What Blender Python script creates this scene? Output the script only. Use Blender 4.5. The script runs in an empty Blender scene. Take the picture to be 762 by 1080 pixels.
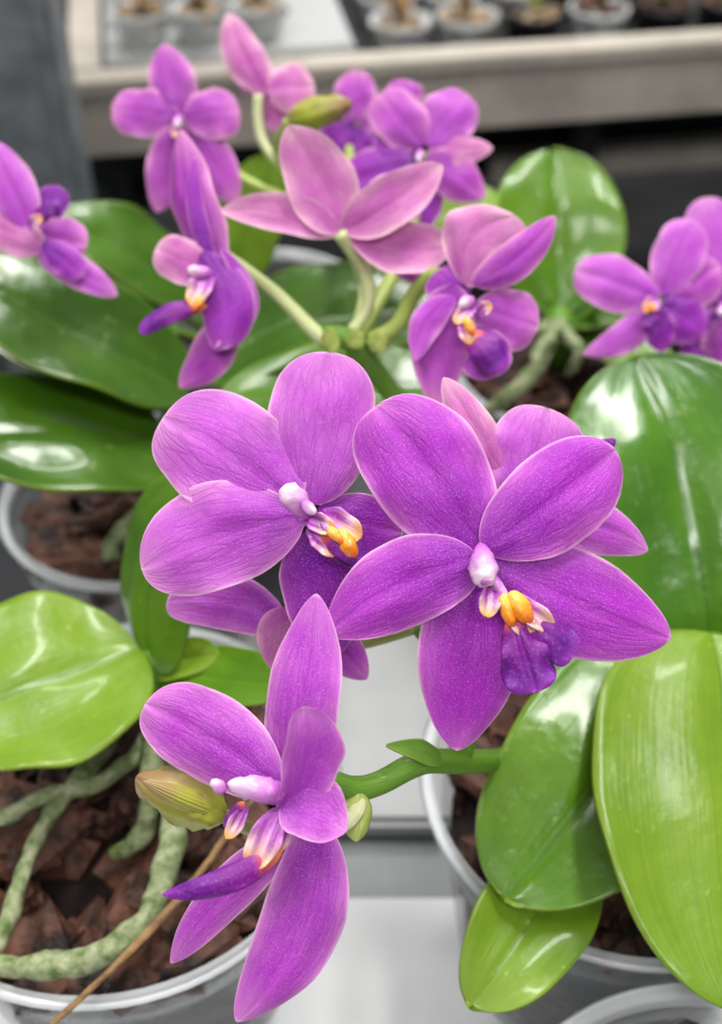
import bpy, bmesh, math, random
from mathutils import Vector, Matrix, noise
random.seed(7)
sc=bpy.context.scene
sc.view_settings.view_transform='Standard'
sc.view_settings.look='None'
FPX=1300.0; Z0=0.80; H=0.45
PITCH=math.radians(42)
CAM=Vector((0,0,Z0+H))
F=Vector((0,math.cos(PITCH),-math.sin(PITCH))); U=Vector((0,math.sin(PITCH),math.cos(PITCH))); R=Vector((1,0,0))
def P(px,py,d): return CAM+d*(F+(px-381)/FPX*R+(540-py)/FPX*U)
def PZ(px,py,z):
    v=F+(px-381)/FPX*R+(540-py)/FPX*U
    return CAM+v*((Z0+z-CAM.z)/v.z)
def CD(x,y,z): return (R*x+U*y-F*z).normalized()
def srgb(r,g,b):
    f=lambda c:(c/255/12.92 if c/255<=.04045 else ((c/255+.055)/1.055)**2.4)
    return (f(r),f(g),f(b),1)
# ---------------- materials
class NT:
    def __init__(s,name):
        s.m=bpy.data.materials.new(name); s.m.use_nodes=True; s.t=s.m.node_tree; s.t.nodes.clear()
    def n(s,typ,**k):
        nd=s.t.nodes.new(typ)
        for a,b in k.items(): setattr(nd,a,b)
        return nd
    def l(s,a,b): s.t.links.new(a,b)
    def math(s,op,a,b=None,clamp=False):
        nd=s.n('ShaderNodeMath',operation=op,use_clamp=clamp)
        for i,v in enumerate((a,b)):
            if v is None: continue
            if isinstance(v,(int,float)): nd.inputs[i].default_value=v
            else: s.l(v,nd.inputs[i])
        return nd.outputs[0]
    def mix(s,fac,a,b,mode='MIX'):
        nd=s.n('ShaderNodeMix',data_type='RGBA',blend_type=mode)
        for i,v in ((0,fac),(6,a),(7,b)):
            if isinstance(v,(int,float)): nd.inputs[i].default_value=v
            elif isinstance(v,tuple): nd.inputs[i].default_value=v
            else: s.l(v,nd.inputs[i])
        return nd.outputs[2]
    def mr(s,v,a,b,c=0,d=1):
        nd=s.n('ShaderNodeMapRange'); s.l(v,nd.inputs[0])
        for i,x in enumerate((a,b,c,d)): nd.inputs[i+1].default_value=x
        return nd.outputs[0]
    def noise(s,scale,vec=None,detail=3,rough=.5,dist=0):
        nd=s.n('ShaderNodeTexNoise'); nd.inputs['Scale'].default_value=scale; nd.inputs['Detail'].default_value=detail
        nd.inputs['Roughness'].default_value=rough; nd.inputs['Distortion'].default_value=dist
        if vec is None:
            tc=s.n('ShaderNodeTexCoord'); vec=tc.outputs['Object']
        s.l(vec,nd.inputs['Vector']); return nd.outputs['Fac']
    def uv(s):
        tc=s.n('ShaderNodeTexCoord'); sp=s.n('ShaderNodeSeparateXYZ'); s.l(tc.outputs['UV'],sp.inputs[0]); return sp.outputs[0],sp.outputs[1]
    def comb(s,x,y,z=0):
        c=s.n('ShaderNodeCombineXYZ')
        for i,v in enumerate((x,y,z)):
            if isinstance(v,(int,float)): c.inputs[i].default_value=v
            else: s.l(v,c.inputs[i])
        return c.outputs[0]
    def finish(s,col,rough=.5,transl=0,bump=None,bstr=.3,bdist=.001,coat=0,spec=.5,metal=0,alpha=None,tcol=None,crough=.12):
        p=s.n('ShaderNodeBsdfPrincipled')
        if isinstance(col,tuple): p.inputs['Base Color'].default_value=col
        else: s.l(col,p.inputs['Base Color'])
        if isinstance(rough,(int,float)): p.inputs['Roughness'].default_value=rough
        else: s.l(rough,p.inputs['Roughness'])
        p.inputs['Specular IOR Level'].default_value=spec; p.inputs['Metallic'].default_value=metal
        p.inputs['Coat Weight'].default_value=coat; p.inputs['Coat Roughness'].default_value=crough
        if bump is not None:
            b=s.n('ShaderNodeBump'); b.inputs['Strength'].default_value=bstr; b.inputs['Distance'].default_value=bdist
            s.l(bump,b.inputs['Height']); s.l(b.outputs[0],p.inputs['Normal'])
        out=s.n('ShaderNodeOutputMaterial'); sh=p.outputs[0]
        if transl>0:
            t=s.n('ShaderNodeBsdfTranslucent'); c2=tcol if tcol is not None else col
            if isinstance(c2,tuple): t.inputs[0].default_value=c2
            else: s.l(c2,t.inputs[0])
            mx=s.n('ShaderNodeMixShader'); mx.inputs[0].default_value=transl
            s.l(sh,mx.inputs[1]); s.l(t.outputs[0],mx.inputs[2]); sh=mx.outputs[0]
        if alpha is not None:
            t=s.n('ShaderNodeBsdfTransparent'); mx=s.n('ShaderNodeMixShader')
            if isinstance(alpha,(int,float)): mx.inputs[0].default_value=alpha
            else: s.l(alpha,mx.inputs[0])
            s.l(t.outputs[0],mx.inputs[1]); s.l(sh,mx.inputs[2]); sh=mx.outputs[0]
        s.l(sh,out.inputs[0]); return s.m
def petal_mat(name,deep,main,edge,ew=.55,vein=.35,veincol=None,pale=.0):
    m=NT(name); u,v=m.uv()
    s=m.math('ABSOLUTE',m.math('SUBTRACT',m.math('MULTIPLY',u,2.0),1.0))
    s4=m.math('POWER',s,4.0)
    tip=m.math('POWER',m.mr(v,.62,1.0),2.2)
    e=m.math('MAXIMUM',s4,tip)
    lum=m.noise(90,detail=4)
    e=m.math('MULTIPLY',e,m.mr(lum,.3,.7,.5,1.25))
    base=m.mix(m.mr(v,.0,.65),deep,main)
    base=m.mix(m.mr(lum,.35,.75,0,.20+pale),base,edge)
    c=m.mix(m.math('MULTIPLY',e,ew*1.5,clamp=True),base,edge)
    rim=m.mr(s,.93,1.0,0,.7); c=m.mix(rim,c,srgb(248,208,228))
    rim2=m.mr(v,.975,1.0,0,.7); c=m.mix(rim2,c,srgb(248,208,228))
    nz=m.noise(1.0,m.comb(m.math('MULTIPLY',u,5),m.math('MULTIPLY',v,5)),detail=2)
    uu=m.math('ADD',u,m.math('MULTIPLY',m.math('SUBTRACT',nz,.5),.10))
    vo=m.n('ShaderNodeTexVoronoi',feature='DISTANCE_TO_EDGE'); vo.inputs['Scale'].default_value=1.0
    m.l(m.comb(m.math('MULTIPLY',uu,16),m.math('MULTIPLY',v,4.6)),vo.inputs['Vector'])
    vf=m.mr(vo.outputs['Distance'],.0,.17,1,0)
    vf=m.math('MULTIPLY',vf,m.mr(lum,.3,.6,.35,1))
    c=m.mix(m.math('MULTIPLY',vf,vein*.75),c,veincol or deep)
    sp=m.noise(2900,detail=1); c=m.mix(m.mr(sp,.54,.78,0,.32),c,srgb(238,186,240))  # crystalline sparkle of the petals painted into the colour as pale specks
    return m.finish(c,rough=.5,transl=.28,bump=m.math('ADD',m.math('MULTIPLY',vf,-1.0),m.math('MULTIPLY',sp,.5)),bstr=.3,bdist=.0004,spec=.3)
M={}
M['B']=petal_mat('orchid_petal_violet',srgb(136,6,166),srgb(174,34,194),srgb(222,122,214),.50,.32,srgb(112,0,142))
M['A']=petal_mat('orchid_petal_lilac',srgb(158,32,180),srgb(190,70,204),srgb(230,150,218),.66,.34,srgb(138,22,162),.08)
M['E']=petal_mat('orchid_petal_lower',srgb(146,22,172),srgb(182,54,198),srgb(228,146,216),.66,.40,srgb(122,8,150),.06)
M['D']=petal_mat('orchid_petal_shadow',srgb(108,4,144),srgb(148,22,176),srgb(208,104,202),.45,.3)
M['G']=petal_mat('orchid_petal_reverse',srgb(172,60,160),srgb(202,98,182),srgb(240,188,206),.8,.34,srgb(150,40,146),.15)
M['U']=petal_mat('orchid_petal_back',srgb(132,14,150),srgb(174,50,186),srgb(230,146,206),.7,.2)
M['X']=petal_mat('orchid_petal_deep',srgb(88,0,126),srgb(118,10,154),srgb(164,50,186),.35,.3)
def ramp_mat(name,stops,rough=.4,stripes=False,speck=.2,coat=.15):
    m=NT(name); u,v=m.uv()
    r=m.n('ShaderNodeValToRGB'); m.l(v,r.inputs[0])
    els=r.color_ramp.elements
    els[0].position=stops[0][0]; els[0].color=stops[0][1]; els[1].position=stops[-1][0]; els[1].color=stops[-1][1]
    for p,c in stops[1:-1]:
        e=els.new(p); e.color=c
    c=r.outputs[0]
    if stripes:
        w=m.n('ShaderNodeTexWave',wave_type='BANDS',bands_direction='X'); w.inputs['Scale'].default_value=.7; w.inputs['Distortion'].default_value=5
        m.l(m.comb(u,m.math('MULTIPLY',v,.9)),w.inputs['Vector'])
        f=m.math('MULTIPLY',m.mr(w.outputs['Fac'],.45,.8),m.mr(v,.95,.55))
        c=m.mix(m.math('MULTIPLY',f,.75,clamp=True),c,srgb(140,10,150))
    n=m.noise(500); n2=m.noise(1400,detail=1)
    c=m.mix(m.mr(n2,.55,.75,0,speck),c,srgb(240,200,240))
    return m.finish(c,rough=rough,transl=.12,bump=n,bstr=.3,bdist=.0006,coat=coat)
M['lip']=ramp_mat('lip_midlobe',[(0,srgb(250,160,40)),(.14,srgb(220,90,90)),(.26,srgb(130,6,140)),(.8,srgb(104,0,138)),(1,srgb(150,50,176))],rough=.55,speck=.10,coat=0)
M['lobe']=ramp_mat('lip_sidelobe',[(0,srgb(150,40,170)),(.4,srgb(204,120,204)),(.72,srgb(240,196,190)),(1,srgb(250,180,80))],stripes=True)
M['cal']=ramp_mat('lip_callus',[(0,srgb(252,206,90)),(.5,srgb(252,164,14)),(1,srgb(230,100,20))],speck=.3)
M['col']=ramp_mat('orchid_column',[(0,srgb(170,54,178)),(.5,srgb(216,140,216)),(1,srgb(248,224,238))])
def green_mat(name,a,b,rough=.3,coat=.5,transl=.10,edge=None,crough=.12):
    m=NT(name); u,v=m.uv()
    n=m.noise(22,detail=4); n2=m.noise(1.0,m.comb(m.math('MULTIPLY',u,60),m.math('MULTIPLY',v,3)),detail=2)
    c=m.mix(m.mr(n,.3,.7),a,b); c=m.mix(m.mr(n2,.45,.7,0,.15),c,srgb(40,80,8))
    sp=m.noise(260,detail=1); c=m.mix(m.mr(sp,.73,.8,0,.35),c,srgb(190,200,110))
    s=m.math('ABSOLUTE',m.math('SUBTRACT',m.math('MULTIPLY',u,2.0),1.0))
    mid=m.mr(s,.0,.03,.5,0); c=m.mix(mid,c,srgb(40,80,10))
    ed=m.mr(s,.97,1.0,0,.4); c=m.mix(ed,c,edge or srgb(150,170,60))
    bp=m.math('ADD',m.noise(130,detail=4),m.math('MULTIPLY',n2,.3))
    return m.finish(c,rough=rough,transl=transl,bump=bp,bstr=.5,bdist=.0014,coat=coat,tcol=srgb(130,170,10),spec=.35,crough=crough)
M['leaf_d']=green_mat('leaf_dark_green',srgb(42,80,10),srgb(72,110,20),.30,.4)
M['leaf_m']=green_mat('leaf_mid_green',srgb(68,112,16),srgb(98,138,28),.30,.35)
M['leaf_b']=green_mat('leaf_bright_green',srgb(94,132,22),srgb(122,152,38),.38,.22)
M['leaf_r']=green_mat('leaf_glossy_green',srgb(52,100,18),srgb(80,126,28),.24,.6,crough=.16)
M['stem']=green_mat('stem_green',srgb(84,136,36),srgb(116,160,54),.4,.2)
M['ped']=green_mat('pedicel_pale_green',srgb(196,208,140),srgb(222,226,176),.4,.2,edge=srgb(220,225,170))
M['ped2']=green_mat('pedicel_green',srgb(158,178,84),srgb(186,200,108),.4,.2)
def bud_mat():
    m=NT('bud_skin'); u,v=m.uv(); n=m.noise(120)
    c=m.mix(m.mr(v,.45,1.0),srgb(160,168,54),srgb(146,116,76)); c=m.mix(m.mr(n,.45,.75,0,.4),c,srgb(150,80,100))
    w=m.n('ShaderNodeTexWave',bands_direction='X'); w.inputs['Scale'].default_value=2; m.l(m.comb(u,0),w.inputs['Vector'])
    c=m.mix(m.mr(w.outputs['Fac'],0,.3,.4,0),c,srgb(120,120,30))
    return m.finish(c,rough=.4,bump=w.outputs['Fac'],bstr=.3)
M['bud']=bud_mat()
def noisy(name,a,b,scale,rough=.8,bstr=.5,bd=.002,lo=.35,hi=.7,**k):
    m=NT(name); n=m.noise(scale,detail=6,rough=.6); c=m.mix(m.mr(n,lo,hi),a,b)
    return m.finish(c,rough=rough,bump=n,bstr=bstr,bdist=bd,**k)
M['bark']=noisy('fir_bark',srgb(26,14,11),srgb(112,70,52),75,.6,1.0,.004,.36,.68)
M['soil']=noisy('dark_media',srgb(12,8,7),srgb(42,27,20),120,.95,.9,.004)
M['root']=noisy('aerial_root',srgb(84,108,50),srgb(168,172,136),200,.75,.8,.0015,.36,.66)
M['dry']=noisy('dry_root',srgb(110,80,50),srgb(170,135,90),200,.8)
M['white']=noisy('white_plastic_board',srgb(206,208,210),srgb(218,220,221),8,.35,.03)
M['white2']=noisy('matte_grey_white_board',srgb(168,170,170),srgb(186,188,188),8,.7,.03)
M['grey']=noisy('grey_metal_bench',srgb(104,108,110),srgb(128,132,134),20,.45,.1)
M['alu']=noisy('brushed_alu_rail',srgb(162,154,144),srgb(196,188,176),14,.45,.1,.001)
M['galv']=noisy('galvanised_steel',srgb(118,126,132),srgb(160,166,170),30,.4,.1,.001,metal=.4)
M['dark']=noisy('black_plastic',srgb(18,20,22),srgb(36,38,42),30,.45,.1)
M['floor']=noisy('floor_concrete',srgb(34,34,36),srgb(62,62,64),4,.8,.2)
M['beige']=noisy('beige_media',srgb(110,88,62),srgb(186,162,130),60,.9)
def pot_mat(name,lo,mul,col=(205,210,214)):
    m=NT(name); n=m.noise(30)
    lw=m.n('ShaderNodeFresnel'); lw.inputs[0].default_value=1.45
    a=m.math('ADD',m.math('MULTIPLY',lw.outputs[0],mul),lo,clamp=True)
    return m.finish(srgb(*col),rough=.12,bump=n,bstr=.1,alpha=a,spec=.9)
M['pot']=pot_mat('clear_pot_plastic',.045,.32); M['rim']=pot_mat('pot_rim_plastic',.34,.7,(232,236,238))
# ---------------- mesh helpers
def mkobj(name,verts,faces,mat,parent=None,uvs=None,smooth=True):
    off=parent.location if parent else Vector((0,0,0))
    me=bpy.data.meshes.new(name); me.from_pydata([tuple(Vector(v)-off) for v in verts],[],faces)
    if uvs:
        ul=me.uv_layers.new(name='UVMap')
        for lp in me.loops: ul.data[lp.index].uv=uvs[lp.vertex_index]
    me.update()
    if smooth:
        for p in me.polygons: p.use_smooth=True
    me.materials.append(mat)
    o=bpy.data.objects.new(name,me); sc.collection.objects.link(o)
    if parent: o.parent=parent
    return o
def empty(name,loc):
    e=bpy.data.objects.new(name,None); e.location=loc; e.empty_display_size=.01; sc.collection.objects.link(e); 
    return e
PROF={'P':(.52,.40),'S':(.52,.68),'N':(.6,.85),'L':(.42,.46),'Q':(.6,.5),'O':(.5,.5),'F':(.9,.32)}
def blade(name,B,T,wm,n,kind,mat,parent,arch=0,cup=0,sweep=0,rip=.03,groove=.02,thick=0,nu=22,nv=34,wpx=None,twist=0):
    ax=(T-B); L=ax.length; a=ax.normalized()
    n=(n-a*n.dot(a)).normalized(); side=a.cross(n).normalized()
    W=wm
    if wpx is not None:
        mid=(B+T)/2; rel=mid-CAM; d=rel.dot(F)
        def pr(v): return Vector(((v.dot(R)*d-v.dot(F)*rel.dot(R))/(d*d),(v.dot(U)*d-v.dot(F)*rel.dot(U))/(d*d)))
        pa=pr(a); pa=pa.normalized() if pa.length>1e-6 else Vector((0,1))
        ps=pr(side); perp=abs(ps.x*pa.y-ps.y*pa.x)*FPX
        W=wpx/max(perp,FPX/d*.4)
    pa_,pb_=PROF[kind]; tm=pa_/(pa_+pb_); mx=(tm**pa_)*((1-tm)**pb_)
    ph=random.uniform(0,6.28); k=random.uniform(1.5,2.6); hs=random.uniform(0,100)
    vs=[];uv=[];fs=[]
    for j in range(nv+1):
        t=(1-math.cos(math.pi*j/nv))/2
        w=(t**pa_)*((1-t)**pb_)/mx
        w=max(w,.16*(1-t)**6)
        c=B+ax*t+n*(arch*L*4*t*(1-t))+side*(sweep*L*4*t*(1-t))
        tw=twist*t; sd=side*math.cos(tw)+n*math.sin(tw); nn=n*math.cos(tw)-side*math.sin(tw)
        for i in range(nu+1):
            s=-1+2*i/nu
            irr=1+.06*noise.noise(Vector((hs,t*4,1 if s>0 else 5)))
            q=c+sd*(s*w*W/2*irr)+nn*(cup*W*w*s*s)
            q+=nn*(rip*W*math.sin(k*6.28*t+ph+(1.3 if s>0 else 0))*abs(s)**2.5*w)
            q+=nn*(.06*W*w*noise.noise(Vector((s*1.5,t*3,hs))))
            q-=nn*(groove*W*math.exp(-(s/.12)**2)*w)
            vs.append(q); uv.append((i/nu,t))
    for j in range(nv):
        for i in range(nu):
            A0=j*(nu+1)+i; fs.append((A0,A0+1,A0+nu+2,A0+nu+1))
    o=mkobj(name,vs,fs,mat,parent,uv)
    if thick:
        s=o.modifiers.new('thick','SOLIDIFY'); s.thickness=thick; s.offset=-1
    return o
def catmull(pts,n=8):
    out=[]
    for i in range(len(pts)-1):
        p0=pts[max(i-1,0)];p1=pts[i];p2=pts[i+1];p3=pts[min(i+2,len(pts)-1)]
        for k in range(n):
            t=k/n
            out.append(.5*((2*p1)+(-p0+p2)*t+(2*p0-5*p1+4*p2-p3)*t*t+(-p0+3*p1-3*p2+p3)*t**3))
    out.append(pts[-1].copy()); return out
def tube(name,pts,rads,mat,parent=None,ns=14,n=8,lump=0):
    q=catmull([Vector((p.x,p.y,p.z)) for p in pts],n)
    rr=catmull([Vector((r,0,0)) for r in rads],n)
    vs=[];fs=[];uv=[]
    up=Vector((.3,.2,1)).normalized(); m=len(q)
    for j,p in enumerate(q):
        tg=(q[min(j+1,m-1)]-q[max(j-1,0)]).normalized()
        x=(up-tg*up.dot(tg)).normalized(); up=x; y=tg.cross(x)
        r=max(rr[j].x,1e-4)
        for i in range(ns):
            a=2*math.pi*i/ns
            r2=r*(1+lump*noise.noise(p*150+Vector((math.cos(a),math.sin(a),0))*.8))
            vs.append(p+(x*math.cos(a)+y*math.sin(a))*r2); uv.append((i/ns,j/(m-1)))
    for j in range(m-1):
        for i in range(ns):
            fs.append((j*ns+i,j*ns+(i+1)%ns,(j+1)*ns+(i+1)%ns,(j+1)*ns+i))
    fs.append(tuple(range(ns))[::-1]); fs.append(tuple((m-1)*ns+i for i in range(ns)))
    return mkobj(name,vs,fs,mat,parent,uv)
def blob(name,B,T,r,mat,parent,flat=1.0,peak=.5,nor=None):
    ax=T-B; a=ax.normalized(); n=nor or -F; n=(n-a*n.dot(a)).normalized(); sd=a.cross(n)
    ns=18;nv=18;vs=[];fs=[];uv=[]
    for j in range(nv+1):
        t=(1-math.cos(math.pi*j/nv))/2
        w=max((t**(peak))*((1-t)**(1-peak))/((peak**peak)*((1-peak)**(1-peak))),.02)
        for i in range(ns):
            an=2*math.pi*i/ns
            p=B+ax*t+sd*(math.cos(an)*r*w)+n*(math.sin(an)*r*w*flat)
            p+=(sd*math.cos(an)+n*math.sin(an))*r*.30*w*noise.noise(p*600)
            vs.append(p); uv.append((i/ns,t))
    for j in range(nv):
        for i in range(ns): fs.append((j*ns+i,j*ns+(i+1)%ns,(j+1)*ns+(i+1)%ns,(j+1)*ns+i))
    fs.append(tuple(range(ns))[::-1]); fs.append(tuple(nv*ns+i for i in range(ns)))
    return mkobj(name,vs,fs,mat,parent,uv)
def flower(d0,cx,cy,mat,parts,n=(0,.1,1)):
    e=empty('orchid_flower',P(cx,cy,d0)); k=0
    for p in parts:
        typ=p[0]; (bx,by,bd),(tx,ty,td),w=p[1],p[2],p[3]; o=p[4] if len(p)>4 else {}
        B=P(bx,by,d0+bd/1000); T=P(tx,ty,d0+td/1000); k+=1
        nn=CD(*o.get('n',n)); mt=M[o.get('m',mat)]
        if typ in PROF:
            nm={'P':'petal','S':'sepal'}.get(typ,'sepal')
            blade(f"{nm}_{k}",B,T,None,nn,typ,mt,e,arch=o.get('arch',.05),cup=o.get('cup',-.10),sweep=o.get('sw',0),rip=o.get('rip',.045),wpx=w,twist=o.get('tw',0),groove=o.get('g',.025))
        elif typ=='lip':
            blade(f"lip_midlobe_{k}",B,T,None,nn,o.get('k','P'),M['lip'],e,arch=o.get('arch',.12),cup=o.get('cup',-.2),rip=o.get('rip',.10),wpx=w,nu=18,nv=22,sweep=o.get('sw',0),thick=.0003,groove=o.get('g',.02))
        elif typ=='lobe':
            blade(f"lip_sidelobe_{k}",B,T,None,nn,'P',M['lobe'],e,arch=o.get('arch',.1),cup=o.get('cup',.18),rip=.12,wpx=w,nu=14,nv=18,thick=.0004)
        elif typ in('cal','col','bud'):
            blob({'cal':'lip_callus','col':'column','bud':'bud'}[typ]+f"_{k}",B,T,w/2/FPX*d0,M[typ],e,peak=o.get('pk',.5))
    return e
# ---------------- flowers
flower(.302,322,540,'A',[
 ('P',(330,532,2),(347,371,6),116,dict(cup=-.10,arch=.06)),
 ('P',(316,534,0),(172,440,5),126,dict(cup=-.08,arch=.05,sw=.03)),
 ('Q',(320,546,-1),(149,600,0),114,dict(cup=-.08,arch=.06,sw=.05)),
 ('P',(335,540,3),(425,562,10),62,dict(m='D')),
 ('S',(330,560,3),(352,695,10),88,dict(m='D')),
 ('col',(328,548,-5),(300,513,-9),26,dict(pk=.65)),
 ('col',(318,529,-9),(333,541,-12),12),
 ('lobe',(322,545,-5),(352,560,-8),20),
 ('lobe',(338,540,-5),(380,568,-8),30),
 ('lobe',(326,555,-5),(358,584,-7),26),
 ('lip',(340,560,-7),(386,596,-8),26,dict(k='S')),
 ('cal',(346,556,-8),(364,574,-10),12),
 ('cal',(356,558,-8),(376,588,-9),18),
 ('lip',(336,556,-3),(386,594,-4),34)])
flower(.328,300,655,'A',[
 ('P',(305,662,0),(176,634,4),62,dict(m='E',sw=.10)),
 ('S',(312,650,-2),(388,716,0),52,dict(m='E',sw=-.05)),
 ('N',(300,640,-1),(288,708,-3),48,dict(m='G')),
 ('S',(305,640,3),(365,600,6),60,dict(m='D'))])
flower(.288,508,590,'B',[
 ('P',(506,580,2),(396,428,6),128,dict(cup=-.10,arch=.05,sw=.03)),
 ('Q',(510,580,-2),(650,474,1),106,dict(cup=-.12,arch=.07,sw=.02)),
 ('S',(505,588,-2),(344,668,1),94,dict(cup=-.10,arch=.06,sw=.06)),
 ('S',(505,602,1),(482,792,5),108,dict(cup=-.10,arch=.06)),
 ('S',(520,592,0),(708,674,4),112,dict(cup=-.10,arch=.06,sw=.03)),
 ('col',(506,572,-3),(513,616,-10),29,dict(pk=.68)),
 ('col',(506,613,-10),(521,610,-10),12),
 ('col',(516,606,-6),(536,634,-7),14,dict(pk=.4)),
 ('lobe',(520,616,-6),(514,650,-9),22),
 ('lobe',(536,628,-6),(584,664,-8),24),
 ('lobe',(534,632,-6),(560,672,-8),24),
 ('cal',(530,626,-8),(541,662,-9),15),
 ('cal',(538,624,-8),(560,658,-9),21),
 ('lip',(538,644,-7),(566,730,-10),58,dict(cup=-.14,k='F',g=.10,arch=.08,rip=.16)),
 ('lip',(543,652,-6),(606,692,-8),44,dict(cup=-.12,sw=-.06,k='F'))])
flower(.312,560,520,'D',[
 ('P',(545,540,0),(578,430,4),108,dict(m='A',sw=.05)),
 ('S',(570,560,0),(684,580,4),58,dict(m='A',sw=-.12)),
 ('S',(530,500,2),(468,398,6),44,dict(m='G')),
 ('S',(600,500,2),(650,463,-2),26,dict(m='X'))])
flower(.282,285,850,'E',[
 ('S',(302,840,3),(334,626,8),78,dict(cup=-.12,arch=.06,sw=.02,n=(-.3,.1,1))),
 ('P',(296,832,0),(153,742,5),94,dict(cup=-.10,arch=.05,sw=.04)),
 ('S',(338,866,1),(250,1078,0),88,dict(cup=-.14,arch=.05,sw=-.10)),
 ('S',(308,880,4),(180,1016,9),50,dict(cup=-.12,sw=.04,m='E')),
 ('P',(300,858,-3),(322,745,-12),62,dict(cup=.15,sw=.10,m='A',n=(.5,0,1))),
 ('S',(298,845,-5),(366,876,-8),72,dict(cup=.12,m='E',sw=-.05,n=(.2,.6,1))),
 ('col',(302,838,-6),(240,826,-9),28,dict(pk=.4)),
 ('col',(238,836,-10),(223,823,-11),13),
 ('lobe',(296,852,-6),(266,914,-9),34),
 ('lobe',(260,850,-4),(240,884,-7),16),
 ('cal',(272,902,-8),(254,920,-10),12),
 ('lip',(298,896,-7),(171,944,-11),30,dict(sw=-.06,k='S')),
 ('lip',(258,846,-4),(236,872,-6),14,dict(k='S')),
 ('lobe',(302,860,-3),(288,898,-6),26)])
flower(.40,220,295,'U',[
 ('S',(232,285,2),(190,138,6),52,dict(sw=-.06,n=(-.5,0,1),cup=-.2)),
 ('S',(228,280,0),(206,165,1),20,dict(sw=-.08,m='D')),
 ('P',(225,290,0),(164,262,-2),50,dict(m='G')),
 ('P',(215,265,-4),(238,368,-8),58,dict(sw=-.12,m='D',cup=-.2)),
 ('S',(234,262,-5),(228,366,-9),28,dict(sw=-.30,m='A',n=(.6,0,1))),
 ('S',(240,330,1),(190,409,3),46,dict(sw=-.1)),
 ('lobe',(222,288,-6),(202,322,-10),24),
 ('col',(225,290,-6),(198,284,-10),14),
 ('cal',(216,310,-9),(204,328,-11),9),
 ('lip',(218,322,-8),(147,350,-10),22,dict(sw=.06))])
flower(.40,362,240,'G',[
 ('S',(358,246,0),(304,132,-3),76,dict(cup=.10,arch=-.05,sw=.05)),
 ('S',(358,244,0),(233,222,-2),44,dict(cup=.10,sw=.08,arch=-.05)),
 ('S',(362,244,-1),(467,174,-3),56,dict(cup=.14,sw=.05)),
 ('P',(366,244,1),(474,262,2),56,dict(cup=.10,sw=.10)),
 ('P',(380,240,6),(440,190,8),60,dict(m='U')),
 ('S',(400,240,8),(450,300,10),40,dict(m='U'))])
flower(.385,500,325,'U',[
 ('P',(490,300,2),(545,228,2),74,dict(m='G',sw=-.25)),
 ('S',(500,300,0),(586,228,-2),42,dict(sw=.08,m='U')),
 ('P',(500,325,1),(568,345,2),66,dict(m='U')),
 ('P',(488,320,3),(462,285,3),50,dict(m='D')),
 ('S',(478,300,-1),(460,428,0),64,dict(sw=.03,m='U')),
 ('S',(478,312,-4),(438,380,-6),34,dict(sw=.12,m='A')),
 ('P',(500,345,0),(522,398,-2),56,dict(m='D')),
 ('lobe',(500,322,-5),(480,340,-9),16),
 ('lobe',(505,330,-5),(518,322,-8),14),
 ('cal',(490,334,-8),(500,354,-10),11),
 ('lobe',(488,335,-7),(496,362,-9),18),
 ('col',(500,315,-5),(485,322,-9),13),
 ('lip',(496,350,-8),(530,388,-9),36)])
flower(.485,190,125,'U',[
 ('S',(190,122,1),(172,46,4),50),('P',(188,122,0),(118,112,3),52,dict(sw=-.03)),
 ('P',(194,125,-1),(252,114,2),56),('S',(188,130,0),(166,224,4),46),('S',(198,130,1),(250,214,4),50),
 ('col',(190,122,-4),(186,134,-9),9),('lobe',(190,134,-4),(184,144,-8),10),('lip',(190,138,-5),(192,162,-9),18,)])
flower(.495,285,95,'G',[
 ('S',(282,98,0),(240,14,3),44,dict(sw=-.05)),('P',(282,96,-1),(332,90,2),56),('S',(280,96,2),(300,140,6),36),
 ('P',(275,100,3),(262,60,5),44,dict(m='U'))])
flower(.47,445,160,'U',[
 ('P',(445,155,0),(400,98,3),58,dict(m='U')),('P',(450,152,1),(492,98,3),60,dict(m='A')),
 ('P',(435,170,0),(360,196,3),56,dict(m='D')),('S',(445,170,-1),(438,250,2),54,dict(m='D')),
 ('S',(450,165,-1),(512,208,2),50,dict(m='U')),('S',(452,160,1),(520,156,3),32,dict(m='G')),
 ('P',(440,160,1),(395,148,3),48,dict(m='D')),
 ('col',(445,158,-4),(441,170,-8),8),('lip',(445,170,-5),(452,195,-9),18)])
flower(.515,375,110,'U',[
 ('P',(370,130,0),(378,74,2),44,dict(m='U')),('S',(370,128,1),(345,165,3),46,dict(m='D')),
 ('S',(375,135,1),(398,172,3),40,dict(m='D')),('S',(378,120,1),(415,128,3),34,dict(m='U')),
 ('P',(425,110,3),(430,84,5),40,dict(m='U')),('P',(330,150,3),(345,180,5),40,dict(m='U'))])
flower(.43,30,240,'U',[
 ('S',(32,245,0),(-8,148,3),50,dict(m='A')),('P',(34,240,2),(66,198,3),36,dict(m='X')),
 ('P',(34,246,0),(92,258,1),48,dict(m='U')),('S',(40,262,-1),(124,312,1),36,dict(m='A')),('S',(45,262,-2),(-20,232,3),44,dict(m='G')),
 ('P',(45,256,-3),(88,290,-4),32,dict(m='D')),('lobe',(30,240,-4),(44,230,-8),12),('lip',(34,235,-5),(62,212,-8),18)])
flower(.46,690,315,'U',[
 ('P',(695,315,0),(607,284,3),58,dict(m='A')),('P',(698,310,1),(732,232,4),56,dict(m='A')),
 ('S',(690,320,0),(616,374,3),34,dict(m='A',sw=-.12)),('S',(700,320,0),(745,352,3),56,dict(m='D')),('P',(700,315,2),(760,280,5),56),
 ('S',(692,325,-2),(700,372,1),36,dict(m='D')),
 ('lobe',(695,314,-4),(680,328,-8),15),('cal',(690,320,-6),(685,329,-9),8),('lip',(692,322,-5),(684,345,-8),18)])
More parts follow.
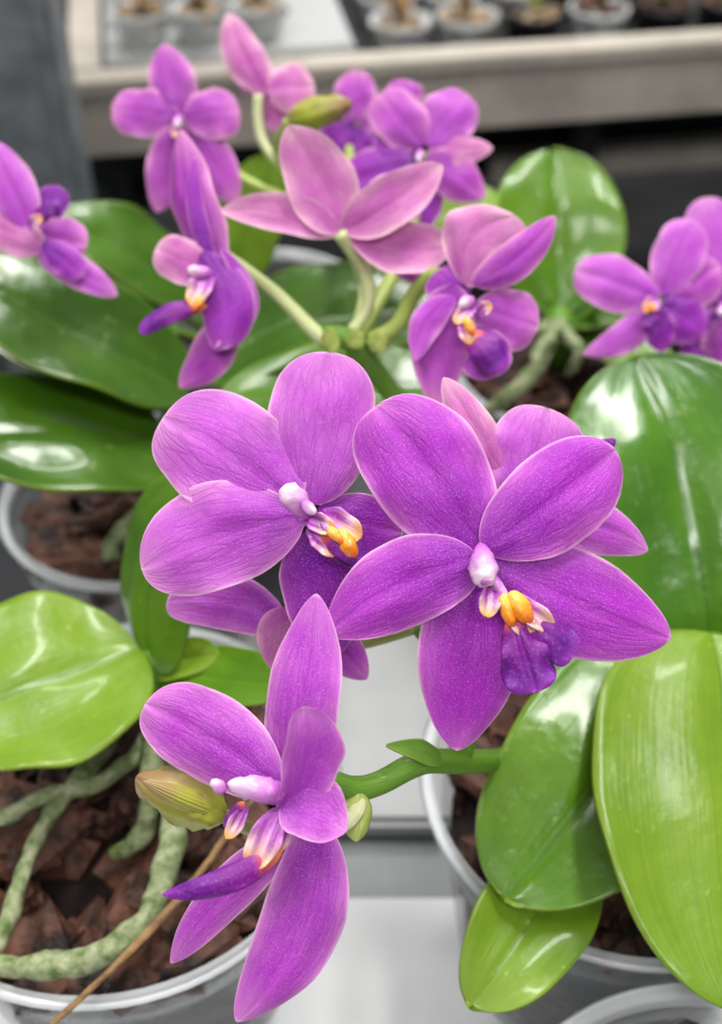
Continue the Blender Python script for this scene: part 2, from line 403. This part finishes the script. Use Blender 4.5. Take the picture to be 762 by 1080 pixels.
flower(.475,765,330,'U',[
 ('P',(765,320,0),(745,208,3),62,dict(m='A')),('S',(765,330,0),(722,385,3),46,dict(m='D')),('S',(768,335,-1),(772,395,3),60,dict(m='U')),
 ('P',(768,320,0),(830,290,3),60),('P',(765,320,1),(700,300,6),46,dict(m='U')),('col',(765,320,-4),(760,332,-8),10)])
# ---------------- spikes
def nest(ch,pa):
    ch.parent=pa; ch.matrix_parent_inverse=Matrix.Translation(-pa.location)
sp=empty('flower_spike',P(700,715,.41))
tube('main_stem',[P(742,700,.415),P(640,760,.415),P(540,798,.385),P(487,803,.335),P(445,804,.312),P(400,826,.306),P(372,832,.302),P(345,826,.296),P(318,850,.289)],[.0042,.004,.0036,.0034,.0032,.0030,.0032,.0027,.002],M['stem'],sp)
tube('pedicel_1',[P(487,802,.335),P(500,740,.325),P(508,660,.315),P(509,590,.29)],[.0028,.0025,.002,.0016],M['stem'],sp)
tube('pedicel_2',[P(500,740,.325),P(440,660,.335),P(370,590,.325),P(326,545,.304)],[.0025,.0022,.002,.0016],M['stem'],sp)
tube('pedicel_3',[P(440,660,.335),P(360,680,.34),P(302,655,.33)],[.0022,.002,.0016],M['ped2'],sp)
tube('pedicel_4',[P(508,660,.32),P(540,600,.33),P(560,530,.314)],[.0022,.002,.0016],M['ped2'],sp)
tube('pedicel_5',[P(372,830,.304),P(330,880,.31),P(280,880,.305),P(236,860,.292)],[.002,.0018,.0018,.0018],M['ped2'],sp)
blade('bract_1',P(466,804,.311),P(408,786,.303),None,CD(0,.6,1),'N',M['stem'],sp,wpx=22,arch=.12,cup=.2,thick=.0005)
blade('bract_2',P(380,834,.300),P(376,888,.296),None,CD(.4,0,1),'S',M['ped2'],sp,wpx=34,arch=.1,cup=-.3,thick=.0005)
blade('bract_3',P(384,842,.299),P(360,878,.294),None,CD(-.4,0,1),'S',M['ped'],sp,wpx=18,arch=.1,cup=-.3,thick=.0005)
def bud(b,t,w,d,pa):
    blob('bud_body',P(b[0],b[1],d),P(t[0],t[1],d-.004),w/2/FPX*d,M['bud'],pa,peak=.45)
bud((238,862),(143,820),52,.292,sp)
blade('bud_seam',P(236,860,.290),P(150,824,.281),None,CD(0,.2,1),'S',M['bud'],sp,wpx=26,arch=.12,cup=-.3)
sp2=empty('flower_spike',P(375,362,.41))
bud((304,128),(372,108),32,.47,sp2)
tube('main_stem',[P(735,690,.42),P(620,640,.42),P(500,520,.43),P(410,410,.425),P(372,362,.41),P(345,352,.41),P(338,352,.41)],[.004,.004,.0038,.0036,.0036,.003,.001],M['stem'],sp2)
tube('pedicel_1',[P(348,362,.41),P(330,348,.41),P(290,308,.41),P(238,268,.404)],[.003,.0026,.0022,.0017],M['ped'],sp2)
tube('pedicel_2',[P(372,350,.41),P(388,322,.41),P(384,285,.408),P(358,246,.399)],[.0024,.0024,.0025,.0024],M['ped'],sp2)
tube('pedicel_3',[P(392,360,.41),P(418,344,.408),P(436,312,.405),P(458,290,.396),P(490,300,.39)],[.003,.0028,.0026,.0024,.0018],M['ped2'],sp2)
tube('pedicel_4',[P(372,362,.44),P(385,300,.47),P(345,220,.49),P(280,155,.497),P(272,100,.494)],[.003,.0026,.0020,.0020,.002],M['ped'],sp2)
tube('pedicel_5',[P(345,220,.49),P(280,200,.49),P(215,160,.492),P(190,125,.487)],[.0022,.002,.0018,.0018],M['ped2'],sp2)
tube('pedicel_6',[P(372,362,.44),P(420,280,.46),P(445,200,.475),P(446,160,.472)],[.003,.0026,.002,.002],M['ped2'],sp2)
tube('pedicel_7',[P(385,300,.47),P(375,220,.49),P(368,150,.52),P(374,120,.516)],[.003,.0026,.002,.002],M['ped2'],sp2)
tube('bud_pedicel',[P(320,200,.49),P(292,160,.485),P(304,128,.47)],[.002,.0018,.0018],M['ped2'],sp2)
for i,(a,b,w) in enumerate([((352,372),(345,345),20),((378,368),(372,346),22),((402,372),(396,350),22)]):
    blade(f'node_bract_{i}',P(a[0],a[1],.404),P(b[0],b[1],.402),None,CD(0,0,1),'S',M['ped2'],sp2,wpx=w,cup=-.3,thick=.0005)
sp3=empty('flower_spike',P(600,400,.56))
tube('main_stem',[P(588,345,.59),P(575,375,.57),P(555,400,.555),P(520,430,.56),P(490,450,.57)],[.003,.0032,.0035,.003,.0025],M['root'],sp3,lump=.3)
tube('pedicel_1',[P(600,350,.60),P(650,310,.55),P(690,320,.465)],[.003,.0025,.0018],M['stem'],sp3)
tube('pedicel_2',[P(650,310,.55),P(720,320,.52),P(766,325,.478)],[.003,.0025,.0018],M['stem'],sp3)
sp4=empty('flower_spike',P(0,262,.44))
tube('main_stem',[P(-30,470,.50),P(-35,330,.47),P(-20,270,.445),P(20,256,.437),P(34,246,.433)],[.003,.003,.0028,.0026,.002],M['ped'],sp4)
# ---------------- pots
def lathe(name,c,prof,mat,parent,ns=72):
    vs=[];fs=[]
    for r,z in prof:
        for i in range(ns):
            a=2*math.pi*i/ns; vs.append(Vector((c.x+r*math.cos(a),c.y+r*math.sin(a),c.z+z)))
    for j in range(len(prof)-1):
        for i in range(ns): fs.append((j*ns+i,j*ns+(i+1)%ns,(j+1)*ns+(i+1)%ns,(j+1)*ns+i))
    return mkobj(name,vs,fs,mat,parent)
def chip(vs,fs,ctr,rot,s):
    bm=bmesh.new(); bmesh.ops.create_icosphere(bm,subdivisions=2,radius=1)
    sx,sy,sz=s*random.uniform(.6,1.15),s*random.uniform(.35,.7),s*random.uniform(.2,.45)
    off=random.uniform(0,99); b=len(vs)
    for v in bm.verts:
        p=v.co.copy(); p=Vector([math.copysign(abs(x)**.5,x) for x in p])
        p*=1+.6*noise.noise(v.co*1.8+Vector((off,0,0)))
        vs.append(ctr+rot@Vector((p.x*sx,p.y*sy,p.z*sz)))
    for f in bm.faces: fs.append(tuple(b+v.index for v in f.verts))
    bm.free()
def chunks(name,c,r,z,n,size,mat,parent,wall=None):
    vs=[];fs=[]
    for k in range(n):
        a=random.uniform(0,6.28); q=r*math.sqrt(random.random()); s=size*random.uniform(.4,1.35)
        q=min(q,r-s*.6)
        ctr=Vector((c.x+q*math.cos(a),c.y+q*math.sin(a),z+random.uniform(-.009,.010)*(1.2-q/r)))
        rot=Matrix.Rotation(random.uniform(0,6.28),3,'Z')@Matrix.Rotation(random.uniform(-.9,.9),3,'X')@Matrix.Rotation(random.uniform(-.5,.5),3,'Y')
        chip(vs,fs,ctr,rot,s)
    if wall:
        rb,rt,h,m=wall
        for k in range(m):
            a=random.uniform(0,6.28); zz=random.uniform(.012,h*.80); q=rb+(rt-rb)*zz/h-.0085
            rot=Matrix.Rotation(a,3,'Z')@Matrix.Rotation(math.pi/2,3,'Y')@Matrix.Rotation(random.uniform(0,3),3,'Z')
            chip(vs,fs,Vector((c.x+q*math.cos(a),c.y+q*math.sin(a),c.z+zz)),rot,.0095*random.uniform(.6,1.1))
    return mkobj(name,vs,fs,mat,parent,smooth=False)
def pot(c,rt,h,nch,parent,fill=.016):
    rb=rt*.74
    lathe('clear_plastic_pot',c,[(.001,.001),(rb-.004,.001),(rb,.004),(rb+(rt-.004-rb)*.82,h*.82),(rt-.003,h*.83),(rt-.0025,h-.004),(rt-.0042,h-.005),(rb+(rt-.006-rb)*.8,h*.8),(rb-.002,.006),(.001,.005)],M['pot'],parent)
    lathe('pot_rim',c,[(rt-.0025,h-.0045),(rt,h-.0035),(rt+.0012,h-.001),(rt,h+.0004),(rt-.003,h),(rt-.0042,h-.005)],M['rim'],parent)
    zf=h-fill
    lathe('potting_media',c,[(.001,zf-.012),(rt*.5,zf-.012),(rt*.84,zf-.013),(rt*.82,zf-.025),(rb*.88,.012),(.001,.010)],M['soil'],parent)
    chunks('bark_chips',c,rt-.010,c.z+zf-.001,nch,.0125,M['bark'],parent,(rb,rt,h,130))
def W(x,y,z=0): return Vector((x,y,Z0+z))
def potted(px,py,rt,h=.11,nch=80,pos=None):
    c=PZ(px,py,h) if pos is None else W(*pos); c.z=Z0
    e=empty('potted_orchid',c); pot(c,rt,h,nch,e); return e
p1=potted(122,832,.074,nch=135); p2=potted(664,815,.069,nch=115); p3=potted(0,0,.066,h=.105,nch=105,pos=(.096,.110)); 
p4=potted(140,520,.055,nch=80); p5=potted(590,385,.05); p6=potted(280,320,.055)
for a_,b_ in((sp,p2),(sp2,p2),(sp3,p5),(sp4,p4)): nest(a_,b_)
UP=(0,.74,.67)
def leaf(parent,b,t,w,mat,arch=.06,cup=.08,sweep=0,n=UP,kind='L',groove=.03,rip=.02,nm='leaf'):
    return blade(nm,P(*b),P(*t),None,CD(*n),kind,M[mat],parent,arch=arch,cup=cup,sweep=sweep,rip=rip,groove=groove,thick=.0014,nu=28,nv=40,wpx=w)
def crown(parent,px,py,d,r=.010):
    c=P(px,py,d); blob('crown',c-Vector((0,0,.03)),c+Vector((0,0,.008)),r,M['stem'],parent)
crown(p2,752,690,.415,.011)
leaf(p2,(752,700,.415),(672,377,.43),252,'leaf_r',arch=.10,cup=.07,n=(-.1,.6,.8),sweep=.02)
leaf(p2,(728,676,.40),(534,946,.350),216,'leaf_m',arch=.07,cup=.06,n=(-.1,.5,.85),sweep=-.03)
leaf(p2,(752,668,.395),(786,1070,.325),290,'leaf_b',arch=.07,cup=.06,n=(.1,.6,.8),sweep=.0)
leaf(p2,(620,890,.37),(498,1060,.338),120,'leaf_b',arch=.03,cup=.06,n=(-.1,.3,1),sweep=.0,kind='O')
crown(p1,165,700,.41)
leaf(p1,(146,682,.405),(-70,772,.37),182,'leaf_b',arch=.05,cup=.05,sweep=.0,n=(0,.6,.8))
leaf(p1,(158,706,.405),(212,498,.385),90,'leaf_m',arch=.05,cup=-.08,n=(-.5,.4,.8),sweep=-.12)
leaf(p1,(170,712,.41),(305,724,.38),62,'leaf_m',arch=.05,cup=.06,n=(0,.6,.8))
leaf(p1,(160,705,.41),(230,690,.40),40,'leaf_b',n=(0,.6,.8))
crown(p4,190,440,.50)
leaf(p4,(200,412,.49),(-70,282,.45),112,'leaf_d',arch=.07,cup=.08,n=(0,.6,.8),sweep=-.03)
leaf(p4,(182,478,.48),(-80,462,.43),124,'leaf_d',arch=.06,cup=.06,n=(0,.6,.8))
leaf(p4,(110,415,.50),(-40,330,.49),50,'leaf_d',n=(0,.6,.8))
leaf(p4,(205,470,.49),(320,520,.47),90,'leaf_m',n=(0,.6,.8))
crown(p6,265,330,.61)
leaf(p6,(225,335,.60),(50,232,.55),72,'leaf_d',arch=.10,cup=.08,n=(0,.6,.8))
leaf(p6,(200,340,.60),(90,300,.54),90,'leaf_m',n=(0,.6,.8))
leaf(p6,(245,300,.60),(290,165,.58),72,'leaf_b',arch=.04,n=(-.2,.4,.9))
leaf(p6,(215,390,.50),(470,330,.50),110,'leaf_d',arch=.08,n=(0,.7,.7),sweep=-.05)
leaf(p6,(225,440,.47),(480,410,.47),96,'leaf_m',arch=.08,n=(0,.6,.8))
leaf(p6,(440,250,.58),(525,205,.58),44,'leaf_b',n=(0,.6,.8))
crown(p5,590,340,.60)
leaf(p5,(590,330,.60),(584,158,.605),138,'leaf_m',arch=.06,cup=.06,n=(0,.45,.9),kind='O')
leaf(p5,(600,335,.60),(665,330,.58),40,'leaf_d')
leaf(p5,(600,335,.60),(700,395,.57),60,'leaf_m')
def root(parent,pts,r,mat='root',z=.110):
    tube('aerial_root',[PZ(x,y,z+dz) for x,y,dz in pts],[r*.9]+[r]*(len(pts)-2)+[r*.7],M[mat],parent,lump=.5)
root(p1,[(170,720,.01),(185,800,.008),(182,880,.008),(160,960,.008),(110,1005,.006),(40,1020,.004),(-30,1012,.002)],.0036)
root(p1,[(165,720,.01),(150,790,.006),(100,826,.006),(50,838,.006),(10,858,.004),(-30,870,0)],.0028)
root(p1,[(150,720,.01),(110,790,.004),(60,850,.006),(28,910,.006),(8,970,.004),(-10,1010,0)],.0028)
root(p1,[(160,740,.012),(160,830,.012),(150,880,.0),(120,900,-.01)],.0034)
root(p1,[(300,800,.012),(255,860,.012),(200,935,.010),(130,1010,.010),(50,1085,.0)],.0011,'dry')
root(p4,[(190,500,.01),(150,545,.006),(120,570,.006),(118,590,0)],.004)
root(p4,[(200,520,.01),(180,560,.006),(140,585,.006)],.0035)
root(p5,[(592,340,.015),(560,350,.01),(530,365,.006),(510,380,0)],.003)
root(p5,[(592,345,.015),(610,370,.012),(600,395,.0)],.003)
root(p5,[(592,340,.015),(570,370,.02),(560,400,.01),(520,425,-.02)],.0032)
root(p2,[(740,720,.01),(700,760,.004),(660,780,0)],.0036)
# ---------------- benches
def box(name,x0,x1,y0,y1,z0,z1,mat,parent=None,bev=.002,rot=None):
    bm=bmesh.new(); bmesh.ops.create_cube(bm,size=1)
    for v in bm.verts: v.co=Vector(((x0+x1)/2+v.co.x*(x1-x0),(y0+y1)/2+v.co.y*(y1-y0),(z0+z1)/2+v.co.z*(z1-z0)))
    bmesh.ops.bevel(bm,geom=bm.edges[:],offset=bev,segments=2,affect='EDGES')
    if rot: bmesh.ops.transform(bm,matrix=rot,verts=bm.verts)
    vs=[v.co.copy() for v in bm.verts]; bm.verts.index_update(); fs=[tuple(v.index for v in f.verts) for f in bm.faces]; bm.free()
    return mkobj(name,vs,fs,mat,parent,smooth=False)
bench=empty('plant_bench',Vector((0,.3,0)))
box('bench_frame',-.75,.75,-.12,.60,Z0-.05,Z0-.0125,M['grey'],bench)
box('front_board',-.74,.74,-.11,.268,Z0-.0125,Z0-.0002,M['white'],bench,.003)
box('rear_board',-.74,.74,.302,.42,Z0-.0125,Z0-.0002,M['white2'],bench,.003)
box('back_board',-.74,.74,.426,.59,Z0-.0125,Z0-.0002,M['dark'],bench,.003)
for x in(-.7,.7):
    for y in(-.08,.56): box('bench_leg',x-.02,x+.02,y-.02,y+.02,0,Z0-.05,M['galv'],bench)
a=PZ(70,88,0); b=PZ(762,42,0); dv=(b-a); ang=math.atan2(dv.y,dv.x); mid=(a+b)/2
RT=Matrix.Translation(Vector((mid.x,mid.y,0)))@Matrix.Rotation(ang,4,'Z')
rb=empty('rear_plant_bench',Vector((mid.x,mid.y+.3,0)))
RX0=-(dv.length/2)
box('front_rail',RX0,1.0,0,.03,Z0-.072,Z0,M['alu'],rb,.002,RT)
box('rail_lip',RX0,1.0,-.004,.003,Z0-.012,Z0+.001,M['alu'],rb,.001,RT)
box('end_rail',RX0,RX0+.03,.03,.9,Z0-.072,Z0,M['alu'],rb,.002,RT)
box('deck',RX0+.03,1.0,.03,.9,Z0-.03,Z0-.02,M['dark'],rb,.001,RT)
box('lower_rail',.12,1.0,.10,.125,Z0-.185,Z0-.155,M['alu'],rb,.002,RT)
box('lower_shelf',RX0,1.0,.125,.9,Z0-.19,Z0-.18,M['dark'],rb,.001,RT)
for x in(RX0+.03,.20,.9):
    for y in(.05,.85): box('bench_leg',x-.012,x+.012,y-.012,y+.012,0,Z0-.073,M['dark'],rb,.001,RT)
box('white_tray',RX0+.035,-.04,.035,.34,Z0-.019,Z0+.004,M['white2'],rb,.003,RT)
def small_pot(x,y,r,h,mat,fm,z=Z0-.019):
    p=RT@Vector((x,y,0)); c=Vector((p.x,p.y,z)); e=empty('seedling_pot',c)
    lathe('pot_body',c,[(.001,0),(r*.75,0),(r*.97,h*.85),(r,h*.86),(r,h),(r*.94,h),(r*.9,h*.8),(.001,h*.8)],M[mat],e,36)
    chunks('media',c,r*.88,c.z+h*.84,26,.008,M[fm],e)
    for k in range(3):
        an=random.uniform(0,6.28); t=c+Vector((math.cos(an)*r*.5,math.sin(an)*r*.5,h+random.uniform(.01,.03)))
        blade('seedling_leaf',c+Vector((0,0,h*.85)),t,.014,Vector((0,0,1)),'L',M['leaf_m' if mat=='dark' else 'dry'],e,nu=6,nv=10,arch=.1)
for i in range(3):
    for j in range(4): small_pot(RX0+.072+i*.054,.064+j*.056,.026,.034,'rim','beige',Z0+.0045)
for i in range(9):
    for j in range(3):
        small_pot(.010+i*.066,.075+j*.070,.030,.030,'dark' if (i>1 and (i+j)%3) else 'rim','bark' if i>2 else 'beige')
for i in range(4):
    tr=empty('seed_tray',RT@Vector((-.2+i*.28,.35,Z0-.179)))
    x=-.2+i*.28
    box('tray_base',x-.12,x+.12,.16,.55,Z0-.179,Z0-.172,M['dark'],tr,.001,RT)
    for (q0,q1,w0,w1) in((x-.12,x-.114,.16,.55),(x+.114,x+.12,.16,.55),(x-.114,x+.114,.16,.166),(x-.114,x+.114,.544,.55)):
        box('tray_wall',q0,q1,w0,w1,Z0-.172,Z0-.135,M['dark'],tr,.001,RT)
post=empty('galvanised_post',Vector((-.275,.93,0)))
box('post_body',-.320,-.232,.93,.985,0,1.5,M['galv'],post,.006)
box('post_flange_l',-.322,-.308,.922,.931,0,1.5,M['galv'],post,.003)
box('post_flange_r',-.244,-.230,.922,.931,0,1.5,M['galv'],post,.003)
box('floor',-4,4,-3,6,-.05,0,M['floor'])
# ---------------- lights
w=bpy.data.worlds.new('greenhouse_ambient'); sc.world=w; w.use_nodes=True
w.node_tree.nodes['Background'].inputs[0].default_value=(.96,.98,1,1); w.node_tree.nodes['Background'].inputs[1].default_value=.25
def area(name,loc,sx,sy,e,rot=(0,0,0),col=(1,.98,.95)):
    l=bpy.data.lights.new(name,'AREA'); l.shape='RECTANGLE'; l.size=sx; l.size_y=sy; l.energy=e; l.color=col
    o=bpy.data.objects.new(name,l); o.location=loc; o.rotation_euler=rot; sc.collection.objects.link(o)
area('ceiling_lamp',(.5,.9,2.7),.2,1.1,37)
area('ceiling_lamp',(-.7,.2,2.7),.2,1.1,23)
area('ceiling_lamp',(.2,-.9,2.6),1.1,.3,36,(math.radians(-25),0,0))
area('ceiling_lamp',(.3,2.0,2.7),1.1,.2,28)
cd=bpy.data.cameras.new('camera'); cam=bpy.data.objects.new('camera',cd); sc.collection.objects.link(cam)
cam.location=CAM; cam.rotation_euler=(math.pi/2-PITCH,0,0)
cd.sensor_fit='VERTICAL'; cd.sensor_height=24; cd.sensor_width=24*762/1080; cd.lens=FPX/1080*24
cd.clip_start=.01; cd.clip_end=50
cd.dof.use_dof=True; cd.dof.focus_distance=.295; cd.dof.aperture_fstop=6.3
sc.camera=cam
